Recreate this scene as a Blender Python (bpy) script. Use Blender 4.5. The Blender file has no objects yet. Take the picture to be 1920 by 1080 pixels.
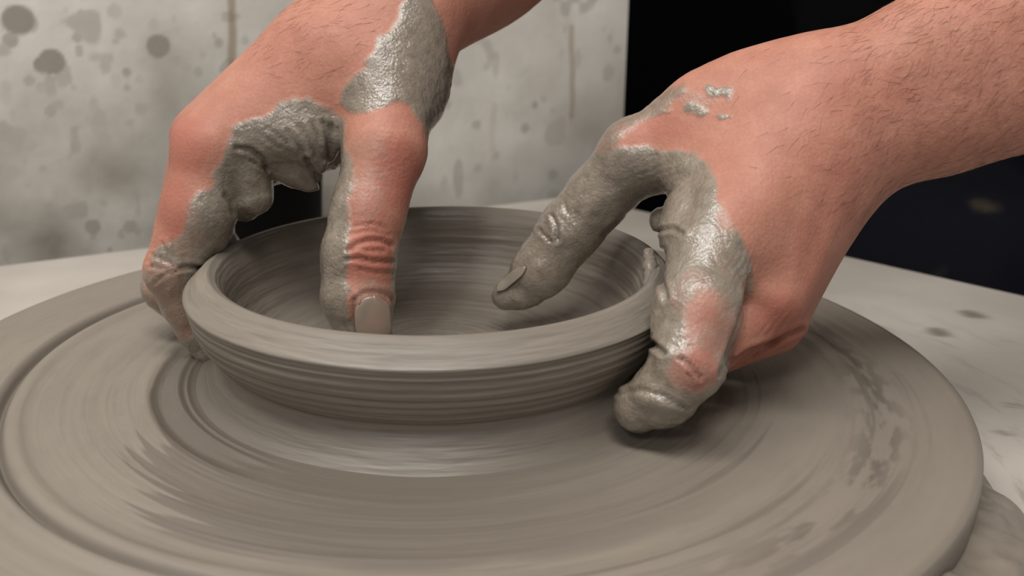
import bpy, math
import numpy as np
from mathutils import Matrix

# ------------------------------------------------------------------ camera
S = bpy.context.scene
F = 2000.0                       # focal length in pixels of a 1920 px wide frame
PITCH, ROLL = 0.3199, 0.0111
CAM = np.array([0.0281, -0.3703, 0.1537])
FWD = np.array([0, math.cos(PITCH), -math.sin(PITCH)])
R0 = np.array([1.0, 0, 0]); U0 = np.array([0, math.sin(PITCH), math.cos(PITCH)])
RGT = math.cos(ROLL) * R0 + math.sin(ROLL) * U0
UPV = -math.sin(ROLL) * R0 + math.cos(ROLL) * U0
cd = bpy.data.cameras.new('camera'); cam = bpy.data.objects.new('camera', cd)
S.collection.objects.link(cam)
cd.sensor_width = 36.0; cd.lens = F / 1920 * 36.0; cd.clip_start = 0.01; cd.clip_end = 50
cam.matrix_world = Matrix(((RGT[0], UPV[0], -FWD[0], CAM[0]), (RGT[1], UPV[1], -FWD[1], CAM[1]),
                           (RGT[2], UPV[2], -FWD[2], CAM[2]), (0, 0, 0, 1)))
cd.dof.use_dof = True; cd.dof.focus_distance = 0.365; cd.dof.aperture_fstop = 13.0
S.camera = cam

# ------------------------------------------------------------------ light
w = bpy.data.worlds.new('room_light'); S.world = w; w.use_nodes = True
w.node_tree.nodes['Background'].inputs[0].default_value = (1.0, 0.965, 0.92, 1)
w.node_tree.nodes['Background'].inputs[1].default_value = 0.26
def area(name, loc, target, sx, sy, power, col):
    l = bpy.data.lights.new(name, 'AREA'); l.shape = 'RECTANGLE'; l.size = sx; l.size_y = sy
    l.energy = power; l.color = col
    o = bpy.data.objects.new(name, l); S.collection.objects.link(o)
    from mathutils import Vector
    o.location = loc
    o.rotation_euler = (Vector(target) - Vector(loc)).to_track_quat('-Z', 'Y').to_euler()
    return o
area('ceiling_lamp', (-0.22, -0.45, 1.4), (0.0, 0.0, 0), 1.3, 0.35, 24, (1.0, 0.96, 0.91))
area('window_light', (-0.45, -1.5, 1.15), (0, 0.1, 0.05), 0.22, 0.28, 7, (1.0, 0.97, 0.94))
S.view_settings.view_transform = 'Standard'; S.view_settings.look = 'None'
S.view_settings.exposure = 0.0; S.view_settings.gamma = 1.0; S.view_settings.use_curve_mapping = False

# ------------------------------------------------------------------ helpers
def ray(px, py):
    return FWD + RGT * ((px - 960) / F) - UPV * ((py - 540) / F)
def P(px, py, D):
    return CAM + D * ray(px, py)
def project(V):
    d = V - CAM; D = d @ FWD
    return 960 + F * (d @ RGT) / D, 540 - F * (d @ UPV) / D, D
def hash3(i, j, k, seed):
    n = (i.astype(np.int64) * 374761393 + j.astype(np.int64) * 668265263 + k.astype(np.int64) * 2147483647 + seed * 974634777) & 0xffffffff
    n = ((n ^ (n >> 13)) * 1274126177) & 0xffffffff
    n = ((n ^ (n >> 16)) * 2246822519) & 0xffffffff
    return ((n ^ (n >> 15)) & 0xffffff) / float(0xffffff)
def vnoise(X, seed=0):
    X = np.asarray(X, float); I = np.floor(X).astype(np.int64); f = X - I; f = f * f * (3 - 2 * f)
    r = 0
    for a in (0, 1):
        wa = f[:, 0] if a else 1 - f[:, 0]
        for b in (0, 1):
            wb = f[:, 1] if b else 1 - f[:, 1]
            for c in (0, 1):
                wc = f[:, 2] if c else 1 - f[:, 2]
                r = r + wa * wb * wc * hash3(I[:, 0] + a, I[:, 1] + b, I[:, 2] + c, seed)
    return r
def fbm(X, seed=0, oct=3):
    X = np.asarray(X, float); r = 0; a = 1; t = 0
    for o in range(oct):
        r = r + a * vnoise(X * (2 ** o), seed + o * 17); t += a; a *= .5
    return r / t
def sstep(a, b, x):
    t = np.clip((x - a) / (b - a), 0, 1); return t * t * (3 - 2 * t)

def mesh_obj(name, V, Fc, mat, parent=None, smooth=True, attrs=None, link=True):
    me = bpy.data.meshes.new(name)
    V = np.asarray(V, dtype=np.float32)
    if isinstance(Fc, np.ndarray):
        n = len(Fc); m = Fc.shape[1]
        me.vertices.add(len(V)); me.vertices.foreach_set('co', V.ravel())
        me.loops.add(n * m); me.loops.foreach_set('vertex_index', Fc.astype(np.int32).ravel())
        me.polygons.add(n); me.polygons.foreach_set('loop_start', np.arange(0, n * m, m, dtype=np.int32))
        me.update(calc_edges=True)
    else:
        me.from_pydata([tuple(v) for v in V], [], Fc)
    me.validate()
    if smooth: me.polygons.foreach_set('use_smooth', np.ones(len(me.polygons), dtype=bool))
    for k, a in (attrs or {}).items():
        a = np.asarray(a, dtype=np.float32)
        if a.ndim == 1:
            at = me.attributes.new(k, 'FLOAT', 'POINT'); at.data.foreach_set('value', a)
        else:
            at = me.attributes.new(k, 'FLOAT_VECTOR', 'POINT'); at.data.foreach_set('vector', a.ravel())
    me.materials.append(mat)
    o = bpy.data.objects.new(name, me); S.collection.objects.link(o)
    if parent: o.parent = parent
    return o
def empty(name, loc=(0, 0, 0)):
    o = bpy.data.objects.new(name, None); S.collection.objects.link(o); o.location = loc
    o.empty_display_size = .05
    return o
def tag(o, label=None, cat=None, kind=None, group=None):
    if label: o['label'] = label
    if cat: o['category'] = cat
    if kind: o['kind'] = kind
    if group: o['group'] = group
    return o
def place(o, parent):            # parent at an offset, keep world place
    o.parent = parent; o.matrix_parent_inverse = Matrix.Translation(parent.location).inverted()
    return o

# node material helper
class NM:
    def __init__(s, name):
        s.m = bpy.data.materials.new(name); s.m.use_nodes = True
        s.t = s.m.node_tree; s.b = s.t.nodes['Principled BSDF']
    def n(s, typ, **kw):
        nd = s.t.nodes.new(typ)
        for k, v in kw.items():
            if k.startswith('i_'): nd.inputs[k[2:].replace('_', ' ')].default_value = v
            else: setattr(nd, k, v)
        return nd
    def l(s, a, b): s.t.links.new(a, b)
    def attr(s, name): return s.n('ShaderNodeAttribute', attribute_name=name)
    def noise(s, vec, scale, detail=3, rough=.5):
        nd = s.n('ShaderNodeTexNoise'); nd.inputs['Scale'].default_value = scale
        nd.inputs['Detail'].default_value = detail; nd.inputs['Roughness'].default_value = rough
        if vec is not None: s.l(vec, nd.inputs['Vector'])
        return nd.outputs['Fac']
    def mix(s, fac, a, b):
        nd = s.n('ShaderNodeMix', data_type='RGBA')
        for sock, v in ((nd.inputs[0], fac), (nd.inputs[6], a), (nd.inputs[7], b)):
            if isinstance(v, (int, float)): sock.default_value = v
            elif isinstance(v, tuple): sock.default_value = (*v, 1) if len(v) == 3 else v
            else: s.l(v, sock)
        return nd.outputs[2]
    def ramp(s, x, a, b, lo=0.0, hi=1.0):
        nd = s.n('ShaderNodeMapRange'); nd.inputs[1].default_value = a; nd.inputs[2].default_value = b
        nd.inputs[3].default_value = lo; nd.inputs[4].default_value = hi
        s.l(x, nd.inputs[0]); return nd.outputs[0]
    def math(s, op, a, b=None):
        nd = s.n('ShaderNodeMath', operation=op)
        for i, v in enumerate((a, b)):
            if v is None: continue
            if isinstance(v, (int, float)): nd.inputs[i].default_value = v
            else: s.l(v, nd.inputs[i])
        return nd.outputs[0]
    def bump(s, h, strength, dist, prev=None):
        nd = s.n('ShaderNodeBump'); nd.inputs['Strength'].default_value = strength; nd.inputs['Distance'].default_value = dist
        s.l(h, nd.inputs['Height'])
        if prev is not None: s.l(prev, nd.inputs['Normal'])
        return nd.outputs[0]
    def obj(s): return s.n('ShaderNodeTexCoord').outputs['Object']
    def setb(s, k, v):
        if isinstance(v, (int, float)): s.b.inputs[k].default_value = v
        elif isinstance(v, tuple): s.b.inputs[k].default_value = (*v, 1)
        else: s.l(v, s.b.inputs[k])

def plain(name, col, rough=.5, spec=.5, nscale=60, namt=.15, bump=0.0):
    m = NM(name); o = m.obj(); nz = m.noise(o, nscale, 4)
    m.setb('Base Color', m.mix(nz, tuple(c * (1 - namt) for c in col), tuple(min(1, c * (1 + namt)) for c in col)))
    m.setb('Roughness', rough); m.b.inputs['Specular IOR Level'].default_value = spec
    if bump: m.setb('Normal', m.bump(nz, bump, .001))
    return m.m

# ------------------------------------------------------------------ materials
CLAY_L, CLAY_D = (0.212, 0.184, 0.152), (0.112, 0.095, 0.077)
def clay_material(name, sx=1.0, st=1.0):
    """wheel-thrown clay; 'streak' holds seamless cylindrical coordinates, 'wet' the wet patches"""
    m = NM(name)
    v = m.attr('streak').outputs['Vector']
    n1 = m.noise(v, 9 * sx, 3, .55); n2 = m.noise(v, 30 * sx, 2, .5)
    wet = m.attr('wet').outputs['Fac']; dark = m.attr('dark').outputs['Fac']
    base = m.mix(m.ramp(n1, .3, .72), tuple(a * (1 - .14 * st) for a in CLAY_L), tuple(a * (1 + .1 * st) for a in CLAY_L))
    base = m.mix(m.ramp(n2, .52, .78, 0, .32 * st), base, CLAY_D)
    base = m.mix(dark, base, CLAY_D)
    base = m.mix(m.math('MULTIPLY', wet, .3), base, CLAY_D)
    m.setb('Base Color', base)
    m.setb('Roughness', m.math('SUBTRACT', m.ramp(n2, .3, .7, .5, .62), m.math('MULTIPLY', wet, .24)))
    m.b.inputs['Specular IOR Level'].default_value = .5
    m.setb('Normal', m.bump(n2, .35 * st, .0012, m.bump(n1, .25 * st, .0015)))
    return m.m
M_clay = clay_material('thrown_clay')
M_wheel = clay_material('slip_coated_wheel', .8, .5)
M_slurry = plain('slurry', (0.20, 0.172, 0.14), .32, .5, 160, .22, .5)

def skin_material():
    m = NM('skin'); o = m.obj()
    clay = m.attr('clay').outputs['Fac']; red = m.attr('red').outputs['Fac']; crease_shade = m.attr('crease_shade').outputs['Fac']
    nz = m.noise(o, 90, 4, .6); fine = m.noise(o, 900, 3, .6); mid = m.noise(o, 260, 4, .65)
    vor = m.n('ShaderNodeTexVoronoi'); vor.inputs['Scale'].default_value = 800; m.l(o, vor.inputs['Vector'])
    sk = m.mix(m.ramp(nz, .3, .7), (0.385, 0.168, 0.118), (0.47, 0.224, 0.161))
    sk = m.mix(m.ramp(fine, .35, .7, 0, .35), sk, (0.30, 0.11, 0.078))
    sk = m.mix(m.math('MULTIPLY', red, .7), sk, (0.35, 0.112, 0.08))
    sk = m.mix(m.math('MULTIPLY', crease_shade, .55), sk, (0.2, 0.075, 0.055))  # shade in the creases painted into the skin colour
    mud = m.mix(m.ramp(mid, .3, .7), (0.172, 0.142, 0.110), (0.265, 0.224, 0.178))
    mud = m.mix(m.math('MULTIPLY', crease_shade, .5), mud, (0.09, 0.075, 0.06))  # the same painted shade where creases run through the mud
    edge = m.math('ADD', clay, m.ramp(mid, .25, .75, -.13, .13))
    fac = m.ramp(edge, .12, .86)
    m.setb('Base Color', m.mix(fac, sk, mud))
    wetn = m.ramp(nz, .3, .7, .09, .24)
    rough = m.n('ShaderNodeMix', data_type='FLOAT')
    m.l(clay, rough.inputs[0]); rough.inputs[2].default_value = .58; m.l(wetn, rough.inputs[3])
    m.setb('Roughness', rough.outputs[0])
    m.setb('Specular IOR Level', m.ramp(clay, 0, 1, .32, .5))
    m.b.inputs['Subsurface Weight'].default_value = .15
    m.b.inputs['Subsurface Radius'].default_value = (1.0, .35, .2)
    m.b.inputs['Subsurface Scale'].default_value = .003
    m.setb('Coat Weight', m.ramp(clay, .1, .9, 0.0, .6)); m.b.inputs['Coat Roughness'].default_value = .07
    b1 = m.bump(vor.outputs['Distance'], .22, .0004)
    hm = m.math('MULTIPLY', mid, m.ramp(clay, 0, 1, .4, 1.0))
    b2 = m.bump(hm, .22, .0010, b1)
    hf = m.math('MULTIPLY', fine, m.ramp(clay, 0, 1, .15, 1.0))
    bn = m.bump(hf, .42, .0006, b2); m.setb('Normal', bn); m.setb('Coat Normal', m.bump(mid, .45, .0012, bn))
    return m.m
M_skin = skin_material()
def nail_material():
    m = NM('fingernail'); o = m.obj(); nz = m.noise(o, 150, 3)
    m.setb('Base Color', m.mix(m.ramp(nz, .35, .7), (0.27, 0.225, 0.18), (0.34, 0.23, 0.185)))
    m.setb('Roughness', .14); m.setb('Normal', m.bump(nz, .25, .0006)); return m.m
M_nail = nail_material()
M_table = NM('off_white_table')
def _t():
    m = M_table; o = m.obj(); nz = m.noise(o, 14, 5, .6); d = m.attr('dirt').outputs['Fac']
    sv = m.attr('streak').outputs['Vector']; sn = m.noise(sv, 7, 4, .6)
    base = m.mix(m.ramp(nz, .35, .7), (0.42, 0.385, 0.345), (0.50, 0.465, 0.42))
    near = m.attr('near').outputs['Fac']
    base = m.mix(m.math('MULTIPLY', m.ramp(sn, .54, .74, 0, .55), near), base, (0.2, 0.17, 0.14))
    m.setb('Base Color', m.mix(d, base, (0.17, 0.145, 0.118)))
    m.setb('Roughness', .5); m.b.inputs['Specular IOR Level'].default_value = .4
_t(); M_table = M_table.m
def wall_material():
    m = NM('splattered_wall'); o = m.obj(); nz = m.noise(o, 22, 5, .65); d = m.attr('dirt').outputs['Fac']; rs = m.attr('rust').outputs['Fac']
    base = m.mix(m.ramp(nz, .3, .72), (0.66, 0.64, 0.585), (0.76, 0.74, 0.69))
    base = m.mix(rs, base, (0.36, 0.28, 0.2))
    m.setb('Base Color', m.mix(d, base, (0.19, 0.168, 0.138)))
    m.setb('Roughness', .8); m.setb('Normal', m.bump(nz, .3, .003)); return m.m
M_wall = wall_material()
M_black = plain('painted_room_dark', (0.0035, 0.0035, 0.004), .95, .05)  # the room's darkness put into a near-black base colour
M_floor = plain('concrete_floor', (0.16, 0.15, 0.14), .8, .3, 8)
M_metal = plain('painted_steel', (0.3, 0.31, 0.32), .45, .5)
M_tub = plain('black_plastic', (0.0015, 0.0015, 0.002), .7, .08)
def cloth(name, col, smear):
    m = NM(name); o = m.obj(); wv = m.noise(o, 900, 2); nz = m.noise(o, 18, 3, .5)
    base = m.mix(wv, tuple(c * .7 for c in col), tuple(c * 1.4 for c in col))
    sm = m.attr('smear').outputs['Fac']
    m.setb('Base Color', m.mix(m.math('MULTIPLY', sm, .8), base, (0.05, 0.04, 0.028)))
    m.setb('Roughness', .9); m.b.inputs['Specular IOR Level'].default_value = .1
    m.setb('Normal', m.bump(wv, .3, .0008)); return m.m
M_shirt = cloth('black_cotton', (0.0045, 0.0045, 0.006), 0)
M_trous = cloth('navy_cotton', (0.005, 0.0055, 0.009), 1)
M_hair = plain('arm_hair_brown', (0.17, 0.075, 0.05), .6, .3)

# ------------------------------------------------------------------ the setting
FLOORZ = -0.72
def box(name, lo, hi, mat, parent=None):
    x0, y0, z0 = lo; x1, y1, z1 = hi
    V = [(x0, y0, z0), (x1, y0, z0), (x1, y1, z0), (x0, y1, z0), (x0, y0, z1), (x1, y0, z1), (x1, y1, z1), (x0, y1, z1)]
    Fc = [(3, 2, 1, 0), (4, 5, 6, 7), (0, 1, 5, 4), (1, 2, 6, 5), (2, 3, 7, 6), (3, 0, 4, 7)]
    return mesh_obj(name, V, Fc, mat, parent, smooth=False)
tag(box('floor', (-2.2, -1.6, FLOORZ - .05), (2.4, 2.2, FLOORZ), M_floor), 'grey concrete studio floor under the wheel', 'floor', 'structure')

TZ = -0.03                                             # top of the wheel table
def on_plane(px, py, n, c):
    d = ray(px, py); t = (c - CAM @ n) / (d @ n); return CAM + t * d
ez = np.array([0, 0, 1.0])
B = on_plane(1077, 366, ez, TZ)
dL = on_plane(0, 497, ez, TZ) - B; dL /= np.linalg.norm(dL)
dR = on_plane(1920, 553, ez, TZ) - B; dR /= np.linalg.norm(dR)

# back wall, parallel to the far left edge of the table
wn = np.array([-dL[1], dL[0], 0.0])
if wn @ (CAM - B) < 0: wn = -wn
wc = (B - wn * 0.035) @ wn
e_r = on_plane(1170, 200, wn, wc); wdir = -dL
W0 = e_r - wdir * 1.5; W0[2] = FLOORZ
nu, nv = 640, 520
us = np.concatenate([np.linspace(0, .7, 40), np.linspace(.7, 1.5, nu - 40)[0:]]); us = np.unique(us)
vs = np.concatenate([np.linspace(0, .62, 30), np.linspace(.625, 1.1, 300), np.linspace(1.12, 2.6, 30)])
UU, VV = np.meshgrid(us, vs, indexing='ij')
X = W0[None] + UU.reshape(-1, 1) * wdir + VV.reshape(-1, 1) * ez
px, py, _ = project(X)
su, sv = UU.ravel(), VV.ravel()
zt = sv + FLOORZ                                        # height above the wheel
wp = np.stack([su, sv, 0 * su], 1)
low = sstep(.20, -.04, zt) * (.42 + .58 * sstep(1.42, 1.1, su))                              # splash dirt gathers low on the wall
dirt = np.clip(.03 + .56 * low + (fbm(wp * 26, 3, 4) - .5) * (.35 + .6 * low), 0, 1)
blob = fbm(wp * 62, 11, 2); dirt = np.maximum(dirt, sstep(.66 - .06 * low, .74, blob) * (.35 + .3 * low))
blob2 = fbm(wp * np.array([30, 30, 1]) + 7, 31, 3); dirt = np.maximum(dirt, sstep(.66, .80, blob2) * .35 * sstep(1.3, 1.15, su))
rust = np.zeros_like(su)
wob = (fbm(wp * 45, 5, 2) - .5)
def wspot(cx, cy, r, a=.68, ry=None):
    a = min(.8, a * 1.2)
    c = on_plane(cx, cy, wn, wc); u0 = (c - W0) @ wdir; v0 = c[2] - FLOORZ
    sc = np.linalg.norm(c - CAM) / F
    d = np.hypot((su - u0) / (r * sc), (sv - v0) / ((ry or r) * sc)) + wob * .7
    dirt[:] = np.maximum(dirt, a * sstep(1.15, .8, d))
for s in ((35, 36, 24), (97, 116, 19), (78, 122, 12), (300, 90, 23), (303, 140, 8, .4, 14), (309, 180, 9, .42, 26), (316, 225, 7, .35, 26),
          (410, 80, 9, .45), (237, 137, 9, .5), (262, 150, 10, .35), (123, 148, 11, .45), (55, 152, 8, .45), (78, 165, 10, .4), (145, 70, 8, .45),
          (160, 42, 10, .35), (95, 208, 10, .5), (238, 165, 8, .45), (350, 127, 9, .4), (176, 195, 9, .4, 16), (188, 235, 14, .42, 34), (198, 275, 14, .45, 24),
          (265, 205, 16, .45), (245, 230, 10, .45), (55, 273, 11, .45), (22, 323, 13, .45), (85, 325, 10, .4), (155, 335, 12, .42), (220, 365, 14, .35, 22),
          (120, 260, 22, .3), (340, 200, 10, .35), (370, 205, 9, .4), (20, 75, 12, .5), (330, 55, 8, .3), (215, 20, 12, .3),
          (1003, 197, 9, .5), (985, 240, 9, .45), (1037, 327, 11, .45), (1070, 195, 6, .3), (860, 330, 14, .38, 42), (930, 120, 8, .25, 30), (175, 425, 16, .6), (245, 425, 14, .55)): wspot(*s)
rg = np.random.default_rng(12)
for q in range(190):
    cx = rg.uniform(-60, 620); cy = 480 * rg.random() ** .75; r = rg.uniform(4, 8) + 7 * rg.random() ** 4
    wspot(cx, cy, r, rg.uniform(.2, .42) + .12 * cy / 480, r * rg.uniform(.8, 2.2))
for q in range(26):
    cx = rg.uniform(780, 1165); r = rg.uniform(4, 11); wspot(cx, rg.uniform(20, 350), r, rg.uniform(.12, .3), r * rg.uniform(.8, 2.6))
def wline(cx, y0, y1, wpx, a):
    for yy in np.arange(y0, y1, wpx * 1.2): 
        c = on_plane(cx, yy, wn, wc); u0 = (c - W0) @ wdir; v0 = c[2] - FLOORZ; sc = np.linalg.norm(c - CAM) / F
        d = np.hypot((su - u0 - wob * .004) / (wpx * sc), (sv - v0) / (wpx * 1.6 * sc))
        rust[:] = np.maximum(rust, a * sstep(1.2, .5, d))
wline(434, -120, 150, 9, .8); wline(1072, 55, 215, 7, .65); wline(855, 0, 120, 6, .25); wline(925, 200, 300, 7, .2)
rust = np.maximum(rust, .55 * sstep(.55, .75, fbm(wp * 12 + 3, 77, 3)) * low)
Nu, Nv = UU.shape
idx = np.arange(Nu * Nv).reshape(Nu, Nv)
Q = np.stack([idx[:-1, :-1].ravel(), idx[1:, :-1].ravel(), idx[1:, 1:].ravel(), idx[:-1, 1:].ravel()], 1)
# back side and edges give the wall its thickness
nb = len(X); b4 = []
for (i, j) in ((0, 0), (Nu - 1, 0), (Nu - 1, Nv - 1), (0, Nv - 1)): b4.append(X[idx[i, j]] - wn * .08)
X2 = np.vstack([X, b4]); c4 = [idx[0, 0], idx[-1, 0], idx[-1, -1], idx[0, -1]]
Q2 = np.vstack([Q, [[nb + 3, nb + 2, nb + 1, nb]], [[c4[(k + 1) % 4], c4[k], nb + k, nb + (k + 1) % 4] for k in range(4)]])
pad4 = np.zeros(4)
wall = mesh_obj('wall_back', X2, Q2, M_wall, attrs={'dirt': np.r_[dirt, pad4 + .9], 'rust': np.r_[rust, pad4]}, smooth=False)
tag(wall, 'off-white concrete wall splattered with grey clay behind the wheel', 'wall', 'structure')

# dark of the room beyond the wall's end, painted as a near-black surface
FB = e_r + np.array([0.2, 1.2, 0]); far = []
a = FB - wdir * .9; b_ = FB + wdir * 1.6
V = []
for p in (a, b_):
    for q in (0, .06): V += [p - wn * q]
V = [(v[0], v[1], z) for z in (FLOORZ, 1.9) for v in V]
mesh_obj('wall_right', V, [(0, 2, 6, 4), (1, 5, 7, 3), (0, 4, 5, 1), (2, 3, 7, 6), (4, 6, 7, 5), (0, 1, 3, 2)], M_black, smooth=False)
tag(bpy.data.objects['wall_right'], 'far wall at the right, painted near-black for the dark of the room', 'wall', 'structure')

# ------------------------------------------------------------------ potter's wheel
wheel = empty('potters_wheel', (0, 0, FLOORZ))
tag(wheel, 'potter\'s wheel with a slip-covered round head set in an off-white table', 'pottery wheel')
def table():
    cr = [B, B + dR * .60, B + dR * .60 + dL * .62, B + dL * .62]
    # rounded outline
    pts = []
    for k in range(4):
        p = cr[k][:2]; q = cr[k - 1][:2]; r = cr[(k + 1) % 4][:2]
        a = p + (q - p) / np.linalg.norm(q - p) * .018; b = p + (r - p) / np.linalg.norm(r - p) * .018
        for t in np.linspace(0, 1, 7): pts.append((1 - t) ** 2 * a + 2 * t * (1 - t) * p + t * t * b)
    pts = np.array(pts)
    nrm = np.sum(pts[:, 0] * np.roll(pts[:, 1], -1) - pts[:, 1] * np.roll(pts[:, 0], -1))
    if nrm < 0: pts = pts[::-1]
    n = len(pts); c = pts.mean(0); Vv = []; Fc = []
    # top as fine rings toward the centre (for the dirt attribute)
    ts = np.concatenate([[1.0, .992], np.linspace(.98, .02, 90)])
    pr = []
    for k in range(n):
        q = pts[(k + 1) % n]; m_ = max(1, int(np.linalg.norm(q - pts[k]) / .004))
        for t in range(m_): pr.append(pts[k] + (q - pts[k]) * t / m_)
    pr = np.array(pr); m = len(pr)
    rings = [(1.0, TZ - .028), (1.0, TZ - .004)] + [(.997, TZ - .001)] + [(t, TZ) for t in ts[1:]]
    for t, z in rings: Vv.append(np.c_[c + (pr - c) * t, np.full(m, z)])
    Vv = np.vstack(Vv); R = len(rings)
    i = np.arange(m); j = (i + 1) % m
    Q = np.vstack([np.stack([r * m + i, r * m + j, (r + 1) * m + j, (r + 1) * m + i], 1) for r in range(R - 1)])
    Fl = [tuple(q) for q in Q] + [tuple((R - 1) * m + i), tuple(i[::-1])]
    px, py, _ = project(Vv)
    p3 = Vv * 1.0
    rr = np.hypot(Vv[:, 0], Vv[:, 1]); th = np.arctan2(Vv[:, 1], Vv[:, 0])
    st = fbm(np.c_[np.cos(th) * 3, np.sin(th) * 3, rr * 160], 8, 3)
    d = .10 * fbm(p3 * 30, 2, 3)
    edge = np.zeros(len(Vv)); edge[:3 * m] = .7
    for (cx, cy, rx, ry, a) in ((1825, 590, 30, 8, .85), (1762, 623, 26, 9, .85), (1900, 760, 14, 6, .6), (1880, 812, 16, 5, .6), (1890, 640, 12, 4, .3), (1755, 505, 40, 6, .25)):
        c0 = on_plane(cx, cy, ez, TZ); s = np.linalg.norm(c0 - CAM) / F
        qx = (px - cx) / rx; qy = (py - cy - (px - cx) * .22) / ry
        d = np.maximum(d, a * sstep(1.2, .6, np.hypot(qx, qy) + (fbm(p3 * 120, 9, 2) - .5) * .7))
    d = np.maximum(d, edge)
    o = mesh_obj('table_top', Vv, Fl, M_table, attrs={'dirt': np.clip(d, 0, 1), 'streak': np.c_[np.cos(th), np.sin(th), rr * 22], 'near': sstep(.34, .2, rr) * (Vv[:, 0] > 0)}, smooth=False); place(o, wheel)
    # machine body and legs below
    cc = c
    bb = []
    for nm, s0, z0, z1 in (('motor_housing', .55, -.34, TZ - .028),):
        V = [(*(cc + (p[:2] - cc) * s0), z) for z in (z0, z1) for p in cr]
        o = mesh_obj(nm, V, [(0, 1, 2, 3), (7, 6, 5, 4)] + [(k, k + 4, (k + 1) % 4 + 4, (k + 1) % 4) for k in range(4)], M_metal, smooth=False); place(o, wheel)
    for k in range(4):
        p = cc + (cr[k][:2] - cc) * .86; V = []; n8 = 12
        for z in (FLOORZ, TZ - .028):
            for a in range(n8): V.append((p[0] + .02 * math.cos(a * math.tau / n8), p[1] + .02 * math.sin(a * math.tau / n8), z))
        o = mesh_obj('leg', V, [tuple(range(n8))[::-1], tuple(range(n8, 2 * n8))] + [(a, (a + 1) % n8, (a + 1) % n8 + n8, a + n8) for a in range(n8)], M_metal, smooth=False); place(o, wheel)
table()

RW, RG = 0.1897, 0.1492
def lathe(rows, nth, disp=None, close_top=True):
    """rows: (r, z) list; returns verts, quads, r-index and theta arrays"""
    rows = np.array(rows); nr = len(rows); th = np.arange(nth) / nth * math.tau
    Rr = np.repeat(rows[:, 0], nth); Zz = np.repeat(rows[:, 1], nth); T = np.tile(th, nr); K = np.repeat(np.arange(nr), nth)
    if disp is not None: Rr, Zz = disp(Rr, Zz, T, K)
    V = np.c_[Rr * np.cos(T), Rr * np.sin(T), Zz]
    i = np.arange(nth); j = (i + 1) % nth
    Q = np.vstack([np.stack([r * nth + i, r * nth + j, (r + 1) * nth + j, (r + 1) * nth + i], 1) for r in range(nr - 1)])
    return V, Q, Rr, Zz, T
def streak(R, Z, T, a=.9, kr=11.0, spiral=0.0):
    return np.c_[np.cos(T) * a, np.sin(T) * a, (R + Z) * kr + spiral * T * 0]

def ang(px, py, z=0.0):
    p = on_plane(px, py, ez, z); return math.atan2(p[1], p[0]), math.hypot(p[0], p[1])

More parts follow.
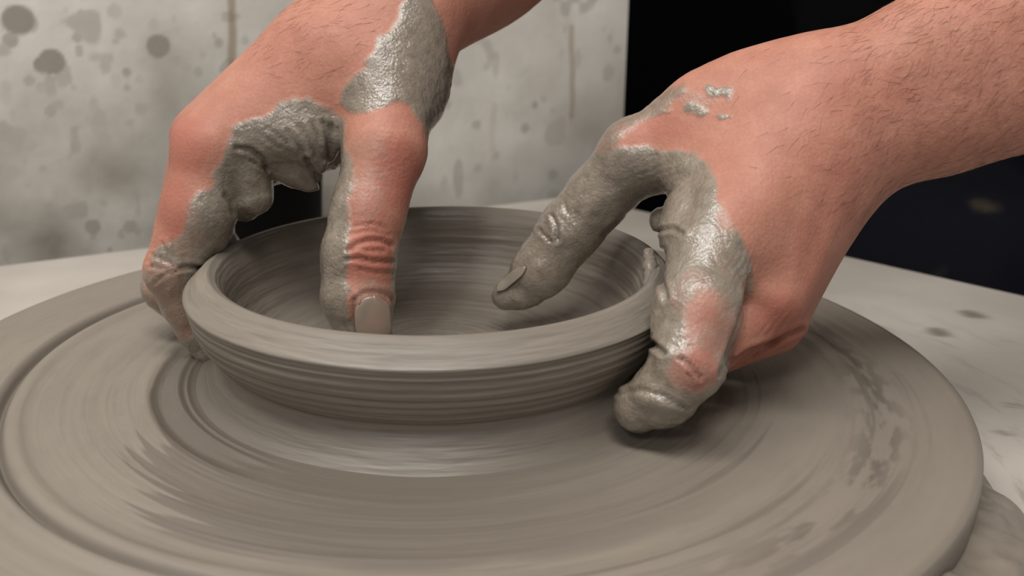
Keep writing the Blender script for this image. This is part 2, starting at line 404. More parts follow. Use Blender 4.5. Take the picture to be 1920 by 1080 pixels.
def wheel_head():
    rs = np.concatenate([np.linspace(.070, .1868, 380), [.1880, .1889, .1894, .18965, .1898, .1894]])
    zs = np.zeros(len(rs)); zs[-6:] = [0, -.0002, -.0005, -.0010, -.004, -.022]
    rows = list(zip(rs, zs)); rows.append((.17, -.024)); rows.append((.03, -.024)); rows.append((.03, TZ))
    nth = 900
    def disp(R, Z, T, K):
        top = (R < .1882) & (Z > -.003)
        c = np.c_[np.cos(T) * 1.6, np.sin(T) * 1.6, R * 420]
        g = (fbm(c, 5, 3) - .5) * .0005 * sstep(.19, .17, R)
        c2 = np.c_[np.cos(T) * 1.1 + 4, np.sin(T) * 1.1, R * 130]
        g += (fbm(c2, 9, 2) - .5) * .0014 * sstep(.186, .165, R)
        rg = RG + .0012 * np.sin(T * 2 + 1) + .001 * np.sin(T * 5)
        left = sstep(.2, -.6, np.cos(T)) * .8 + .2
        g += (-.0022 * np.exp(-((R - rg) / .0014) ** 2) + .0018 * np.exp(-((R - rg - .004) / .0026) ** 2) + .0012 * np.exp(-((R - rg + .005) / .003) ** 2)) * left
        # low shoulder of slip where it meets the foot of the bowl
        g += .0004 * sstep(.125, .085, R)
        # scraped trough left of the foot
        tr = sstep(2.9, 3.1, np.mod(T, math.tau)) * sstep(4.4, 4.0, np.mod(T, math.tau))
        g += tr * (-.0012 * np.exp(-((R - .0985) / .0028) ** 2) + .0009 * np.exp(-((R - .0925) / .0013) ** 2) + .0006 * np.exp(-((R - .0895) / .0008) ** 2) + .0003 * np.exp(-((R - .1035) / .002) ** 2))
        return R, np.where(top, Z + g, Z)
    V, Q, R, Z, T = lathe(rows, nth, disp)
    # cap the inner hole below the bowl
    px, py, _ = project(V); Tm = np.mod(T, math.tau)
    c = np.c_[np.cos(T) * 1.5, np.sin(T) * 1.5, R * 380]
    dark = .6 * sstep(.56, .74, fbm(c, 21, 3)) * sstep(4.6, 5.1, Tm) * sstep(.105, .12, R) * sstep(.178, .165, R) * (.3 + .7 * sstep(-.3, .5, np.cos(T + .3)))
    rg = RG + .0012 * np.sin(T * 2 + 1) + .001 * np.sin(T * 5)
    dark = np.maximum(dark, .8 * np.exp(-((R - rg) / .002) ** 2) * sstep(.3, -.5, np.cos(T)))
    # mottled ring on the right
    mo = fbm(np.c_[np.cos(T) * 15, np.sin(T) * 15, R * 330], 33, 4)
    dark = np.maximum(dark, .8 * sstep(.42, .62, mo) * np.exp(-((R - .159) / .0075) ** 2) * sstep(.3, .8, np.cos(T)))
    # wet dark patch with a feathered edge beside the foot, left
    we = .0125 * (fbm(np.c_[np.cos(T) * 5, np.sin(T) * 5, R * 260], 44, 2) - .5)
    wet = sstep(3.0, 3.15, Tm) * sstep(5.6, 4.4, Tm) * sstep(.1030 + .25 * we, .1012 + .25 * we, R)
    th0 = 3.86 + (R - .112) * 15 + .5 * (fbm(np.c_[R * 0, R * 0 + np.cos(T) * .3, R * 520], 45, 2) - .5)
    feather = sstep(th0, th0 + .06, Tm) * sstep(6.0, 4.6, Tm) * sstep(.1375, .132, R + .4 * we) * sstep(.1, .104, R)
    feather = np.maximum(feather, sstep(4.0, 4.3, Tm) * sstep(6.0, 4.6, Tm) * sstep(.110, .104, R))
    wet = np.maximum(wet, .5 * feather)
    dark = np.maximum(dark, .65 * feather); dark = np.maximum(dark, 1.0 * wet * (R < .104) * sstep(4.6, 4.0, Tm))
    wet = np.maximum(wet, .8 * sstep(.1862, .1885, R))
    gl = fbm(np.c_[np.cos(T) * 6, np.sin(T) * 6, R * 60], 51, 2)
    wet = np.maximum(wet, .55 * np.exp(-((R - .133) / .004) ** 2) * sstep(2.9, 3.0, Tm) * sstep(3.6, 3.4, Tm))
    o = mesh_obj('wheel_head', V, Q, M_wheel, attrs={'streak': streak(R, Z * 0, T, .34, 9.0), 'wet': np.clip(wet, 0, 1), 'dark': np.clip(dark, 0, 1)})
    place(o, wheel); o['label'] = 'round wheel head coated in grey clay slip'
wheel_head()

def slurry():
    nth, nr = 260, 26; th = np.linspace(-2.6, -.06, nth); V = []
    amt = sstep(-.06, -.5, th) * .034 * (.75 + .5 * fbm(np.c_[th * 4, th * 0, th * 0], 4, 3)) + .001
    for k in range(nr):
        t = k / (nr - 1); r = .176 + .013 + amt * t - .013 * (1 - t)
        lump = fbm(np.c_[th * 14, np.full(nth, t * 3), th * 0], 6, 3)
        z = TZ + .0002 + (.020 * (1 - t) ** .8 + .010 * lump * math.sin(min(1, t * 1.15) * math.pi) ** .7) * sstep(0, .015, amt) * (1 - t ** 6)
        V.append(np.c_[r * np.cos(th), r * np.sin(th), z])
    V = np.vstack(V); idx = np.arange(nr * nth).reshape(nr, nth)
    Q = np.stack([idx[:-1, :-1].ravel(), idx[1:, :-1].ravel(), idx[1:, 1:].ravel(), idx[:-1, 1:].ravel()], 1)
    o = mesh_obj('clay_slurry', V, Q, M_slurry); place(o, wheel); o['label'] = 'wet lumpy clay slurry thrown off round the wheel head'
slurry()

# ------------------------------------------------------------------ clay bowl
BOWL_OUT = [(0, 0), (0, 0), (.0905, -.0012), (.0874, .0002), (.0846, .0020), (.0817, .0044), (.0794, .0074), (.0780, .0100), (.0782, .0125), (.0806, .0160), (.0836, .0200), (.0858, .0245),
            (.0873, .0290), (.0880, .0325), (.08825, .0340), (.08830, .0347), (.08800, .0352), (.0862, .0371), (.0841, .0393), (.0820, .0412), (.0806, .0421), (.0795, .0424), (.0784, .0420), (.0773, .0409),
            (.0760, .0388), (.0746, .0355), (.0736, .0310), (.0722, .0250), (.0695, .0190), (.0645, .0135), (.0560, .0100), (.0420, .0084), (.0220, .0080), (.0004, .0080)]
def bowl():
    pts = np.array(BOWL_OUT[2:])
    # Catmull-Rom through the profile
    prof = []
    for k in range(len(pts) - 1):
        p0 = pts[max(k - 1, 0)]; p1 = pts[k]; p2 = pts[k + 1]; p3 = pts[min(k + 2, len(pts) - 1)]
        n = max(3, int(np.linalg.norm(p2 - p1) / .00045))
        for t in np.arange(n) / n:
            prof.append(.5 * (2 * p1 + (p2 - p0) * t + (2 * p0 - 5 * p1 + 4 * p2 - p3) * t * t + (3 * p1 - p0 - 3 * p2 + p3) * t ** 3))
    prof.append(pts[-1]); prof = np.array(prof)
    prof[:, 0] = np.maximum(prof[:, 0], .0003)
    arc = np.r_[0, np.cumsum(np.linalg.norm(np.diff(prof, axis=0), axis=1))]
    d = np.gradient(prof, axis=0); d /= np.linalg.norm(d, axis=1)[:, None]; nrm = np.c_[d[:, 1], -d[:, 0]]
    nth = 900
    peak = np.argmax(prof[:, 1]); ridge = np.argmin(np.hypot(prof[:, 0] - .0880, prof[:, 1] - .0345))
    def disp(R, Z, T, K):
        A = arc[K]
        outer = K < ridge
        amp = np.where(outer, .0007, np.where(K < peak, .00028, .0006)) * sstep(0, .01, A) * sstep(.001, .02, R)
        n_ = fbm(np.c_[np.cos(T) * .35, np.sin(T) * .35, A * 620], 3, 2) - .5
        n2 = fbm(np.c_[np.cos(T) * 1.2, np.sin(T) * 1.2, A * 260], 8, 2) - .5
        h = n_ * 1.5 * amp + n2 * amp * .9
        # throwing grooves just under the edge
        u = A - arc[ridge]
        h += np.where(outer, -.00035 * np.exp(-((u + .0022) / .0006) ** 2) - .0003 * np.exp(-((u + .0048) / .0007) ** 2) - .0003 * np.exp(-((u + .0085) / .0007) ** 2) - .00025 * np.exp(-((u + .012) / .0007) ** 2), 0)
        # slight wobble of the rim
        wob = .0006 * np.sin(T + 2.4) + .0004 * np.sin(2 * T + .4)
        return R + nrm[K, 0] * h + wob * sstep(.01, .03, Z) * (R > .05), Z + nrm[K, 1] * h + wob * .8 * sstep(.01, .03, Z) * (R > .06)
    V, Q, R, Z, T = lathe([tuple(p) for p in prof], nth, disp)
    A = np.repeat(arc, nth); K = np.repeat(np.arange(len(prof)), nth)
    wet = .35 * sstep(.013, .007, Z) * (K < ridge) + .55 * np.exp(-((A - arc[ridge]) / .0016) ** 2) + np.where(K > peak, .4, 0) + .4 * sstep(.5, .7, fbm(np.c_[np.cos(T) * .6, np.sin(T) * .6, A * 300], 19, 2)) * (K > peak)
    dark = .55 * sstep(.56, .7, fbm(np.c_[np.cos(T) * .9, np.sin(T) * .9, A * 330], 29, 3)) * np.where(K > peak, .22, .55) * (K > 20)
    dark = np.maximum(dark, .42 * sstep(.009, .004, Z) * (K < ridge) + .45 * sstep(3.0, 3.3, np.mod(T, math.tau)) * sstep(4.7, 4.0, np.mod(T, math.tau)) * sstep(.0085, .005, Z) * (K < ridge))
    # foot underside disc
    nv = len(V); V = np.vstack([V, [[0, 0, .0005]]]); i = np.arange(nth); j = (i + 1) % nth
    Fc = np.vstack([Q, np.stack([j, i, np.full(nth, nv), np.full(nth, nv)], 1)])
    Fc = [tuple(q) if q[2] != q[3] else tuple(q[:3]) for q in Fc.tolist()]
    st = np.vstack([np.c_[np.cos(T) * .14, np.sin(T) * .14, A * 16], [[0, 0, 0]]])
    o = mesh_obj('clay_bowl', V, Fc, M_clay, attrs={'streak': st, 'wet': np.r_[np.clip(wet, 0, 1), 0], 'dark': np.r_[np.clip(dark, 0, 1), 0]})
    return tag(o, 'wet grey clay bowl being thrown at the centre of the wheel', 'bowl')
bowl()

# ------------------------------------------------------------------ signed-distance modelling of the hands
class Field:
    def __init__(s, lo, hi, h):
        s.lo = np.array(lo, float); s.h = h; s.n = np.ceil((np.array(hi) - s.lo) / h).astype(int) + 1
        s.f = np.full(s.n, .05, dtype=np.float32)
    def cone(s, a, ra, b, rb, k=.003, sub=False):
        a = np.asarray(a); b = np.asarray(b); pad = k + 3 * s.h + .002
        lo = np.minimum(a - ra, b - rb) - pad; hi = np.maximum(a + ra, b + rb) + pad
        i0 = np.clip(np.floor((lo - s.lo) / s.h).astype(int), 0, s.n); i1 = np.clip(np.ceil((hi - s.lo) / s.h).astype(int) + 1, 0, s.n)
        if np.any(i1 <= i0): return
        g = [(s.lo[q] + np.arange(i0[q], i1[q]) * s.h - a[q]).astype(np.float32) for q in range(3)]
        x, y, z = g[0][:, None, None], g[1][None, :, None], g[2][None, None, :]
        ba = (b - a).astype(np.float32); L2 = float(ba @ ba)
        p2 = x * x + y * y + z * z
        if L2 < 1e-10: d = np.sqrt(p2) - ra
        else:
            t = (x * ba[0] + y * ba[1] + z * ba[2]) / L2
            # tapered capsule (exact enough for small tapers)
            L = math.sqrt(L2); q = np.sqrt(np.maximum(p2 - t * t * L2, 0)); sh = (ra - rb) / L
            tc = np.clip(t + q * sh / L, 0, 1)
            d = np.sqrt(np.maximum((t - tc) ** 2 * L2 + q * q, 0)) - (ra + (rb - ra) * tc)
        sl = tuple(slice(i0[q], i1[q]) for q in range(3)); c = s.f[sl]
        if sub:
            e = -d; hh = np.maximum(k - np.abs(c - e), 0) / k; s.f[sl] = np.maximum(c, e) + hh * hh * k * .25
        else:
            hh = np.maximum(k - np.abs(c - d), 0) / k; s.f[sl] = np.minimum(c, d) - hh * hh * k * .25
    def mesh(s):
        f = s.f; n = f.shape; sg = f < 0
        cnt = np.zeros(tuple(q - 1 for q in n), dtype=np.int8)
        for a in (0, 1):
            for b in (0, 1):
                for c in (0, 1): cnt += sg[a:n[0] - 1 + a, b:n[1] - 1 + b, c:n[2] - 1 + c]
        act = (cnt > 0) & (cnt < 8); I = np.argwhere(act)
        vid = np.full(act.shape, -1, dtype=np.int64); vid[act] = np.arange(len(I))
        cor = {}
        for a in (0, 1):
            for b in (0, 1):
                for c in (0, 1): cor[a, b, c] = f[I[:, 0] + a, I[:, 1] + b, I[:, 2] + c].astype(np.float64)
        acc = np.zeros((len(I), 3)); m = np.zeros(len(I))
        for c0 in cor:
            for ax in range(3):
                if c0[ax]: continue
                c1 = list(c0); c1[ax] = 1; c1 = tuple(c1); u, v = cor[c0], cor[c1]
                x = (u < 0) != (v < 0); t = np.where(x, u / np.where(x, u - v, 1), 0)
                pt = np.tile(np.array(c0, float), (len(I), 1)); pt[:, ax] = t
                acc += pt * x[:, None]; m += x
        V = s.lo + (I + acc / m[:, None]) * s.h
        Q = []
        for ax in range(3):
            o = [q for q in range(3) if q != ax]
            sl0 = [slice(None)] * 3; sl1 = [slice(None)] * 3; sl0[ax] = slice(0, n[ax] - 1); sl1[ax] = slice(1, n[ax])
            E = np.argwhere(sg[tuple(sl0)] != sg[tuple(sl1)])
            ok = np.ones(len(E), bool)
            for q in o: ok &= (E[:, q] > 0) & (E[:, q] < n[q] - 1)
            E = E[ok]; flip = sg[E[:, 0], E[:, 1], E[:, 2]]
            def cell(d0, d1):
                C = E.copy(); C[:, o[0]] += d0; C[:, o[1]] += d1; return vid[C[:, 0], C[:, 1], C[:, 2]]
            q4 = np.stack([cell(-1, -1), cell(0, -1), cell(0, 0), cell(-1, 0)], 1)
            if ax == 1: flip = ~flip
            q4[~flip] = q4[~flip][:, ::-1]
            Q.append(q4)
        return V, np.vstack(Q)

def vertex_normals(V, Q):
    n = np.cross(V[Q[:, 2]] - V[Q[:, 0]], V[Q[:, 3]] - V[Q[:, 1]]); N = np.zeros_like(V)
    for k in range(4):
        for a in range(3): N[:, a] += np.bincount(Q[:, k], n[:, a], len(V))
    return N / np.maximum(np.linalg.norm(N, axis=1), 1e-12)[:, None]
def smooth_mesh(V, Q, it=2, lam=.5, mu=-.52):
    e = np.vstack([Q[:, [0, 1]], Q[:, [1, 2]], Q[:, [2, 3]], Q[:, [3, 0]]]); e = np.vstack([e, e[:, ::-1]])
    deg = np.bincount(e[:, 0], minlength=len(V))[:, None]
    for k in range(it):
        for l in (lam, mu):
            A = np.stack([np.bincount(e[:, 0], V[e[:, 1], a], len(V)) for a in range(3)], 1) / deg
            V = V + l * (A - V)
    return V
def in_poly(px, py, poly):
    poly = np.array(poly, float); r = np.zeros(len(px), bool); n = len(poly); j = n - 1
    for i in range(n):
        xi, yi = poly[i]; xj, yj = poly[j]
        c = (yi > py) != (yj > py)
        if abs(yj - yi) > 1e-9: r ^= c & (px < (xj - xi) * (py - yi) / (yj - yi) + xi)
        j = i
    return r
def seg_dist(px, py, line):
    d = np.full(len(px), 1e9); line = np.array(line, float)
    for a, b in zip(line[:-1], line[1:]):
        v = b - a; t = np.clip(((px - a[0]) * v[0] + (py - a[1]) * v[1]) / (v @ v), 0, 1)
        d = np.minimum(d, np.hypot(px - a[0] - t * v[0], py - a[1] - t * v[1]))
    return d
def poly_soft(px, py, poly, soft):
    ins = in_poly(px, py, poly); d = seg_dist(px, py, list(poly) + [poly[0]])
    return np.clip(.5 + np.where(ins, d, -d) / (2 * soft), 0, 1)
def front_mask(V, N, px, py, D):
    """vertices that lie on the outward skin seen from the front (not on a surface further back)"""
    bx = np.clip((px / 5).astype(int) + 200, 0, 899); by = np.clip((py / 5).astype(int) + 200, 0, 899)
    Z = np.full((900, 900), 1e9); np.minimum.at(Z, (bx, by), D)
    Z2 = Z.copy()
    for a in (-1, 0, 1):
        for b in (-1, 0, 1): Z2 = np.minimum(Z2, np.roll(np.roll(Z, a, 0), b, 1))
    return D < Z2[bx, by] + .012

def build_hand(chains, lo, hi, h, smooth_polys=()):
    fd = Field(lo, hi, h)
    for ch in chains:
        k = ch[0]; pts = ch[1:]
        for p, q in zip(pts[:-1], pts[1:]):
            A = P(*p[:3]) if len(p) == 4 else np.array(p[1:4]); Bq = P(*q[:3]) if len(q) == 4 else np.array(q[1:4])
            ra = p[3] * p[2] / F if len(p) == 4 else p[4]; rb = q[3] * q[2] / F if len(q) == 4 else q[4]
            fd.cone(A, ra, Bq, rb, k)
    V, Q = fd.mesh(); V = smooth_mesh(V, Q, 3)
    # round off the back of the hand and the wrist, leave fingers and folds crisp
    px, py, D = project(V)
    m = np.zeros(len(V))
    for poly, soft in smooth_polys: m = np.maximum(m, poly_soft(px, py, poly, soft))
    e = np.vstack([Q[:, [0, 1]], Q[:, [1, 2]], Q[:, [2, 3]], Q[:, [3, 0]]]); e = np.vstack([e, e[:, ::-1]])
    act = m[e[:, 0]] > .001; e = e[act]; deg = np.maximum(np.bincount(e[:, 0], minlength=len(V)), 1)[:, None]
    has = (np.bincount(e[:, 0], minlength=len(V)) > 0)[:, None]
    for k in range(130):
        for l in (.5,):
            A = np.stack([np.bincount(e[:, 0], V[e[:, 1], a], len(V)) for a in range(3)], 1) / deg
            V = np.where(has, V + l * m[:, None] * (A - V), V)
    return V, Q

W_ = 'w'                                               # world-space joint: ('w', x, y, z, r)
R_ELBOW = (W_, .18, .215, .285, .043); R_SHOULD = (W_, .29, .45, .54, .055)
L_ELBOW = (W_, .42, .10, .185, .043); L_SHOULD = (W_, .68, .42, .54, .055)
K = .016
right = [
    # forearm, wrist
    [.03, (770, 8, .418, 108), (900, -110, .44, 122), R_ELBOW], [.03, (745, -18, .432, 100), (880, -150, .47, 118), R_ELBOW],
    [.02, R_ELBOW, R_SHOULD],
    # metacarpals
    [K, (690, 15, .408, 84), (392, 282, .388, 64)], [K, (700, 0, .422, 80), (384, 256, .404, 58)], [K, (705, -5, .436, 72), (388, 256, .421, 54)],
    [K, (715, 0, .448, 66), (412, 268, .437, 48)],
    [K, (738, 62, .398, 98), (722, 280, .380, 74)], [K, (762, 60, .405, 78), (764, 170, .402, 72)],
    # web and palm
    [K, (600, 120, .396, 92), (515, 245, .392, 56)], [K, (645, 150, .392, 84), (585, 250, .390, 44)], [K, (690, 130, .42, 80), (600, 240, .425, 60), (480, 300, .425, 55)],
    [.003, (462, 318, .392, 46), (474, 366, .395, 37)], [.0025, (470, 352, .399, 40), (458, 380, .400, 34)],
    [.004, (520, 285, .396, 38), (552, 318, .396, 31), (580, 337, .397, 21)], [.006, (588, 262, .390, 24), (600, 304, .391, 13)],
    # thumb
    [.004, (724, 282, .380, 74), (690, 400, .375, 66), (672, 478, .373, 67)], [.003, (672, 478, .373, 67), (671, 560, .374, 66), (680, 600, .376, 57), (686, 618, .377, 46)],
    # index
    [.004, (390, 280, .388, 62), (370, 395, .389, 63), (324, 505, .391, 52)], [.004, (388, 415, .391, 46), (384, 436, .392, 44)],
    [.002, (324, 507, .391, 52), (352, 570, .398, 46), (372, 612, .402, 40), (392, 652, .404, 33)],
    # middle, ring, little finger reach round the back of the bowl
    [.0015, (384, 256, .404, 56), (318, 538, .417, 49), (372, 592, .424, 42), (420, 610, .424, 34)],
    [.0015, (388, 258, .421, 52), (340, 505, .436, 46), (400, 555, .444, 40), (452, 560, .440, 33)],
    [.0015, (412, 268, .437, 46), (395, 445, .452, 40), (440, 500, .458, 36), (480, 505, .455, 30)],
]
left = [
    # forearm
    [.02, (1585, 150, .368, 96), (1760, 96, .368, 96), (1940, 40, .370, 98), L_ELBOW], [.02, (1600, 288, .372, 90), (1780, 218, .372, 84), (1940, 168, .375, 88), L_ELBOW],
    [.02, L_ELBOW, L_SHOULD],
    # metacarpals
    [K, (1475, 165, .373, 82), (1192, 292, .386, 68)], [K, (1400, 178, .376, 70), (1330, 205, .379, 64)],
    [K, (1535, 195, .371, 84), (1336, 478, .345, 70)], [K, (1562, 228, .367, 82), (1442, 556, .352, 60)], [K, (1580, 268, .369, 72), (1452, 604, .368, 54)], [K, (1580, 302, .377, 58), (1462, 590, .384, 42)],
    # web, back of the hand, palm
    [K, (1450, 245, .373, 86), (1322, 345, .368, 66)], [.008, (1345, 290, .378, 70), (1240, 312, .386, 36)], [K, (1460, 300, .364, 88), (1385, 410, .351, 66)],
    [K, (1480, 320, .395, 70), (1360, 430, .385, 60)], [.003, (1270, 405, .384, 36), (1242, 412, .388, 24)], [.003, (1300, 400, .358, 56), (1292, 440, .352, 56)],
    # thumb
    [.004, (1192, 292, .386, 67), (1120, 372, .394, 57), (1072, 428, .398, 56)], [.003, (1072, 428, .398, 57), (1012, 508, .403, 53), (978, 542, .406, 38), (948, 556, .407, 25)],
    # index
    [.004, (1330, 478, .345, 74), (1312, 580, .335, 76), (1288, 684, .328, 68)], [.003, (1262, 575, .336, 40), (1258, 612, .335, 36)],
    [.0018, (1288, 688, .328, 67), (1240, 742, .332, 60), (1198, 762, .336, 48)],
    # middle, ring, little finger
    [.0015, (1442, 562, .355, 60), (1312, 664, .347, 53), (1262, 705, .352, 46), (1235, 718, .357, 38)],
    [.0012, (1452, 612, .369, 52), (1346, 656, .367, 45), (1280, 690, .372, 40)],
    [.0015, (1440, 602, .388, 46), (1360, 640, .390, 40), (1310, 660, .391, 34)],
]
H = .0010
def bounds(ch, pad=.012):
    lo = np.full(3, 1e9); hi = -lo
    for c in ch:
        for p in c[1:]:
            if len(p) == 4: a = P(*p[:3]); r = p[3] * p[2] / F
            else:
                if p in (R_SHOULD, L_SHOULD): continue
                a = np.array(p[1:4]); r = p[4]
            lo = np.minimum(lo, a - r); hi = np.maximum(hi, a + r)
    return lo - pad, hi + pad
Vr, Qr = build_hand(right, *bounds(right), H, [([(900, -400), (1200, -200), (900, 60), (835, 200), (800, 215), (700, 190), (600, 170), (500, 200), (420, 225), (340, 215), (420, 80)], 25)])
Vl, Ql = build_hand(left, *bounds(left), H, [([(1290, 200), (1400, 60), (1700, -80), (2400, -400), (2400, 300), (1700, 400), (1560, 430), (1500, 520), (1440, 470), (1400, 400), (1340, 330), (1250, 260)], 25)])

# clay coating, redness and painted crease shade of the skin, one value for each vertex
def paint(V, Q, side):
    N = vertex_normals(V, Q); px, py, D = project(V); front = front_mask(V, N, px, py, D)
    wobx = (fbm(V * 180, 61, 3) - .5) * 26; woby = (fbm(V * 180 + 9, 62, 3) - .5) * 26
    x, y = px + wobx, py + woby
    clay = np.zeros(len(V)); red = np.zeros(len(V)); crease_shade = np.zeros(len(V)); dz = np.zeros(len(V))
    def coat(poly, a=1.0, soft=7): clay[:] = np.maximum(clay, a * poly_soft(x, y, poly, soft))
    def spot(cx, cy, rx, ry, a): return a * sstep(1.0, .55, np.hypot((x - cx) / rx, (y - cy) / ry))
    if side == 'right':
        coat([(700, 100), (705, 75), (730, 55), (745, 30), (755, 0), (760, -60), (800, -60), (812, 10), (832, 50), (845, 130), (845, 190), (830, 250), (806, 268), (792, 225), (770, 195), (740, 190), (715, 205), (690, 215), (655, 215), (638, 195), (640, 170), (660, 150), (690, 125)])
        coat([(440, 240), (480, 222), (512, 212), (522, 195), (548, 185), (580, 187), (612, 200), (636, 220), (650, 255), (662, 300), (660, 380), (652, 440), (655, 480), (648, 520), (650, 560), (655, 600), (700, 592), (745, 565), (745, 660), (590, 660), (590, 500), (440, 480), (380, 720), (240, 720), (255, 520), (300, 470), (330, 440), (352, 395), (365, 355), (400, 345), (415, 300)])
        coat([(810, 330), (782, 340), (750, 430), (731, 500), (733, 640), (760, 640), (770, 420)], .9)
        clay *= 1 - np.clip(spot(345, 430, 55, 70, .25) + spot(300, 530, 60, 60, .35) + spot(340, 600, 40, 50, .35) + spot(640, 320, 30, 90, .15), 0, .6) 
        clay = np.maximum(clay, np.maximum(spot(700, 570, 60, 60, .42), spot(690, 330, 60, 120, .25)))
        clay = np.where((D > .409) & (y > 300) & (x < 620), np.maximum(clay, .75), clay)
        for s in ((345, 270, 60, 80, .8), (330, 390, 40, 80, .7), (745, 320, 60, 90, .9), (695, 475, 55, 60, .9), (700, 540, 40, 50, .6), (690, 400, 50, 60, .7), (560, 60, 200, 90, .12)): red = np.maximum(red, spot(*s))
        lines = [([(664, 562), (662, 600), (672, 624)], 4, .0009), ([(735, 562), (738, 622)], 3, .0006), ([(667, 560), (680, 550), (700, 547), (720, 550), (733, 559)], 4, .0005), ([(655, 470), (668, 458), (690, 451), (715, 451), (733, 460)], 4.5, .0008), ([(650, 486), (670, 484), (700, 490), (735, 491)], 4, .0008), ([(672, 466), (695, 470), (722, 468)], 3, .0004),
                 ([(665, 424), (700, 419), (725, 428)], 3, .0004), ([(660, 440), (690, 432), (728, 440)], 3, .0003), ([(672, 505), (700, 511), (735, 512)], 3, .0004),
                 ([(336, 502), (355, 500), (380, 503)], 4, .0013), ([(285, 478), (310, 488), (325, 500)], 3, .0006), ([(283, 500), (305, 503), (330, 507)], 3, .0006), ([(290, 530), (308, 515), (330, 508)], 3, .0005),
                 ([(304, 455), (315, 480), (325, 500)], 3, .0006), ([(322, 450), (326, 475), (330, 498)], 3, .0005), ([(421, 366), (431, 380), (436, 400)], 4, .0007), ([(442, 276), (470, 280), (492, 296), (500, 316)], 4, .0012), ([(470, 300), (488, 312), (500, 318)], 3, .0007),
                 ([(575, 298), (585, 318), (600, 345)], 4, .0015), ([(560, 235), (578, 262), (590, 292)], 3.5, .0007), ([(585, 230), (598, 262), (606, 296)], 3.5, .0007), ([(606, 228), (612, 258), (614, 296)], 4, .0010), ([(540, 245), (560, 275), (575, 298)], 3.5, .0006),
                 ([(500, 240), (520, 252), (540, 268)], 3, .0004), ([(480, 246), (505, 262), (525, 278)], 3, .0004), ([(620, 235), (618, 300), (616, 340)], 5, .0011)]
    else:
        coat([(1158, 276), (1200, 277), (1250, 282), (1290, 285), (1310, 295), (1330, 315), (1345, 335), (1350, 355), (1346, 372), (1358, 392), (1385, 430), (1402, 470), (1410, 505), (1405, 545), (1390, 580), (1378, 640), (1360, 700), (1340, 790), (1230, 850), (1110, 820), (1110, 740), (1190, 640), (1205, 600), (1210, 470), (1150, 540), (1000, 640), (880, 620), (880, 500), (1020, 360), (1095, 300), (1125, 285)])
        coat([(1085, 340), (1115, 270), (1140, 225), (1200, 195), (1250, 172), (1285, 155), (1296, 175), (1240, 215), (1200, 232), (1172, 252), (1150, 280)], .75, 6)
        clay = np.maximum(clay, np.maximum.reduce([spot(1350, 171, 36, 13, .9), spot(1305, 208, 32, 15, .9), spot(1357, 217, 17, 6, .8), spot(1300, 185, 60, 14, .35), spot(1237, 214, 28, 8, .7)]))
        clay *= 1 - np.clip(spot(1330, 610, 60, 90, .5) + spot(1300, 695, 60, 50, .6) + spot(1372, 400, 40, 45, .6) + spot(1300, 560, 60, 80, .25) + spot(1360, 480, 30, 60, .2), 0, .72)
        for s in ((1460, 590, 60, 60, .8), (1490, 640, 50, 40, .7), (1330, 640, 60, 80, .8), (1300, 695, 60, 50, .9), (1230, 245, 80, 30, .5), (1560, 330, 60, 120, .35), (1600, 180, 140, 70, .25), (1520, 480, 40, 110, .4), (1140, 300, 30, 60, .5), (1440, 670, 90, 40, .6)): red = np.maximum(red, spot(*s))
        lines = [([(1276, 672), (1292, 682), (1312, 708)], 4, .0011), ([(1288, 700), (1298, 712)], 3, .0006), ([(1300, 668), (1318, 690)], 3, .0004), ([(1214, 640), (1228, 648), (1245, 662)], 5, .0014),
                 ([(1036, 405), (1044, 425), (1046, 450)], 3.5, .0010), ([(1012, 430), (1024, 445), (1040, 455)], 3, .0007), ([(1060, 385), (1066, 400)], 3, .0005), 
                  
                 ([(1160, 738), (1200, 730), (1245, 742), (1290, 766)], 4, .0007), ([(1235, 432), (1262, 428), (1280, 438)], 4, .0009), ([(1245, 470), (1240, 520), (1250, 560)], 5, .0009),
                 ([(1500, 616), (1452, 640), (1402, 660), (1366, 684)], 4.5, .0016), ([(1405, 520), (1395, 575), (1372, 640), (1350, 700)], 5, .0008), ([(1180, 405), (1205, 380), (1230, 372)], 4, .0008), ([(1130, 440), (1160, 415), (1185, 395)], 4, .0005)]
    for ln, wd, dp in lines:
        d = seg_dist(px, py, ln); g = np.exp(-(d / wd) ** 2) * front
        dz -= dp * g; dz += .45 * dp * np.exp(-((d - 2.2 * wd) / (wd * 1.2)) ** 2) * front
        crease_shade = np.maximum(crease_shade, g * min(1, dp / .0010))  # grooves and finger gaps also get shade in their colour
    # fine parallel wrinkles over knuckles and stretched web
    def wrinkles(cx, cy, rx, ry, angd, period, amp):
        m = sstep(1.0, .4, np.hypot((px - cx) / rx, (py - cy) / ry)) * front
        c, s_ = math.cos(math.radians(angd)), math.sin(math.radians(angd))
        u = (px - cx) * c + (py - cy) * s_ + wobx * .5
        wv = np.sin(u / period * math.tau) * (.4 + .6 * fbm(V * 300, 71, 2))
        dz[:] += amp * wv * m; crease_shade[:] = np.maximum(crease_shade, .35 * np.clip(-wv, 0, 1) * m)
    if side == 'right':
        wrinkles(500, 250, 70, 45, 35, 9, .00016); wrinkles(590, 255, 40, 60, 10, 11, .0001); wrinkles(300, 495, 38, 45, 75, 10, .00022); wrinkles(735, 300, 60, 90, 95, 10, .00012); wrinkles(695, 478, 45, 14, 0, 9, .00014)
    else:
        wrinkles(1380, 500, 45, 65, 30, 10, .00034); wrinkles(1450, 600, 48, 42, 40, 11, .00026); wrinkles(1310, 690, 45, 40, -40, 10, .00014); wrinkles(1230, 320, 80, 40, 70, 12, .00020); wrinkles(1070, 420, 60, 80, -45, 12, .0002)
        dz += .0013 * np.exp(-(((px - 1238) / 42) ** 2 + ((py - 756 - (px - 1238) * .25) / 15) ** 2)) * front
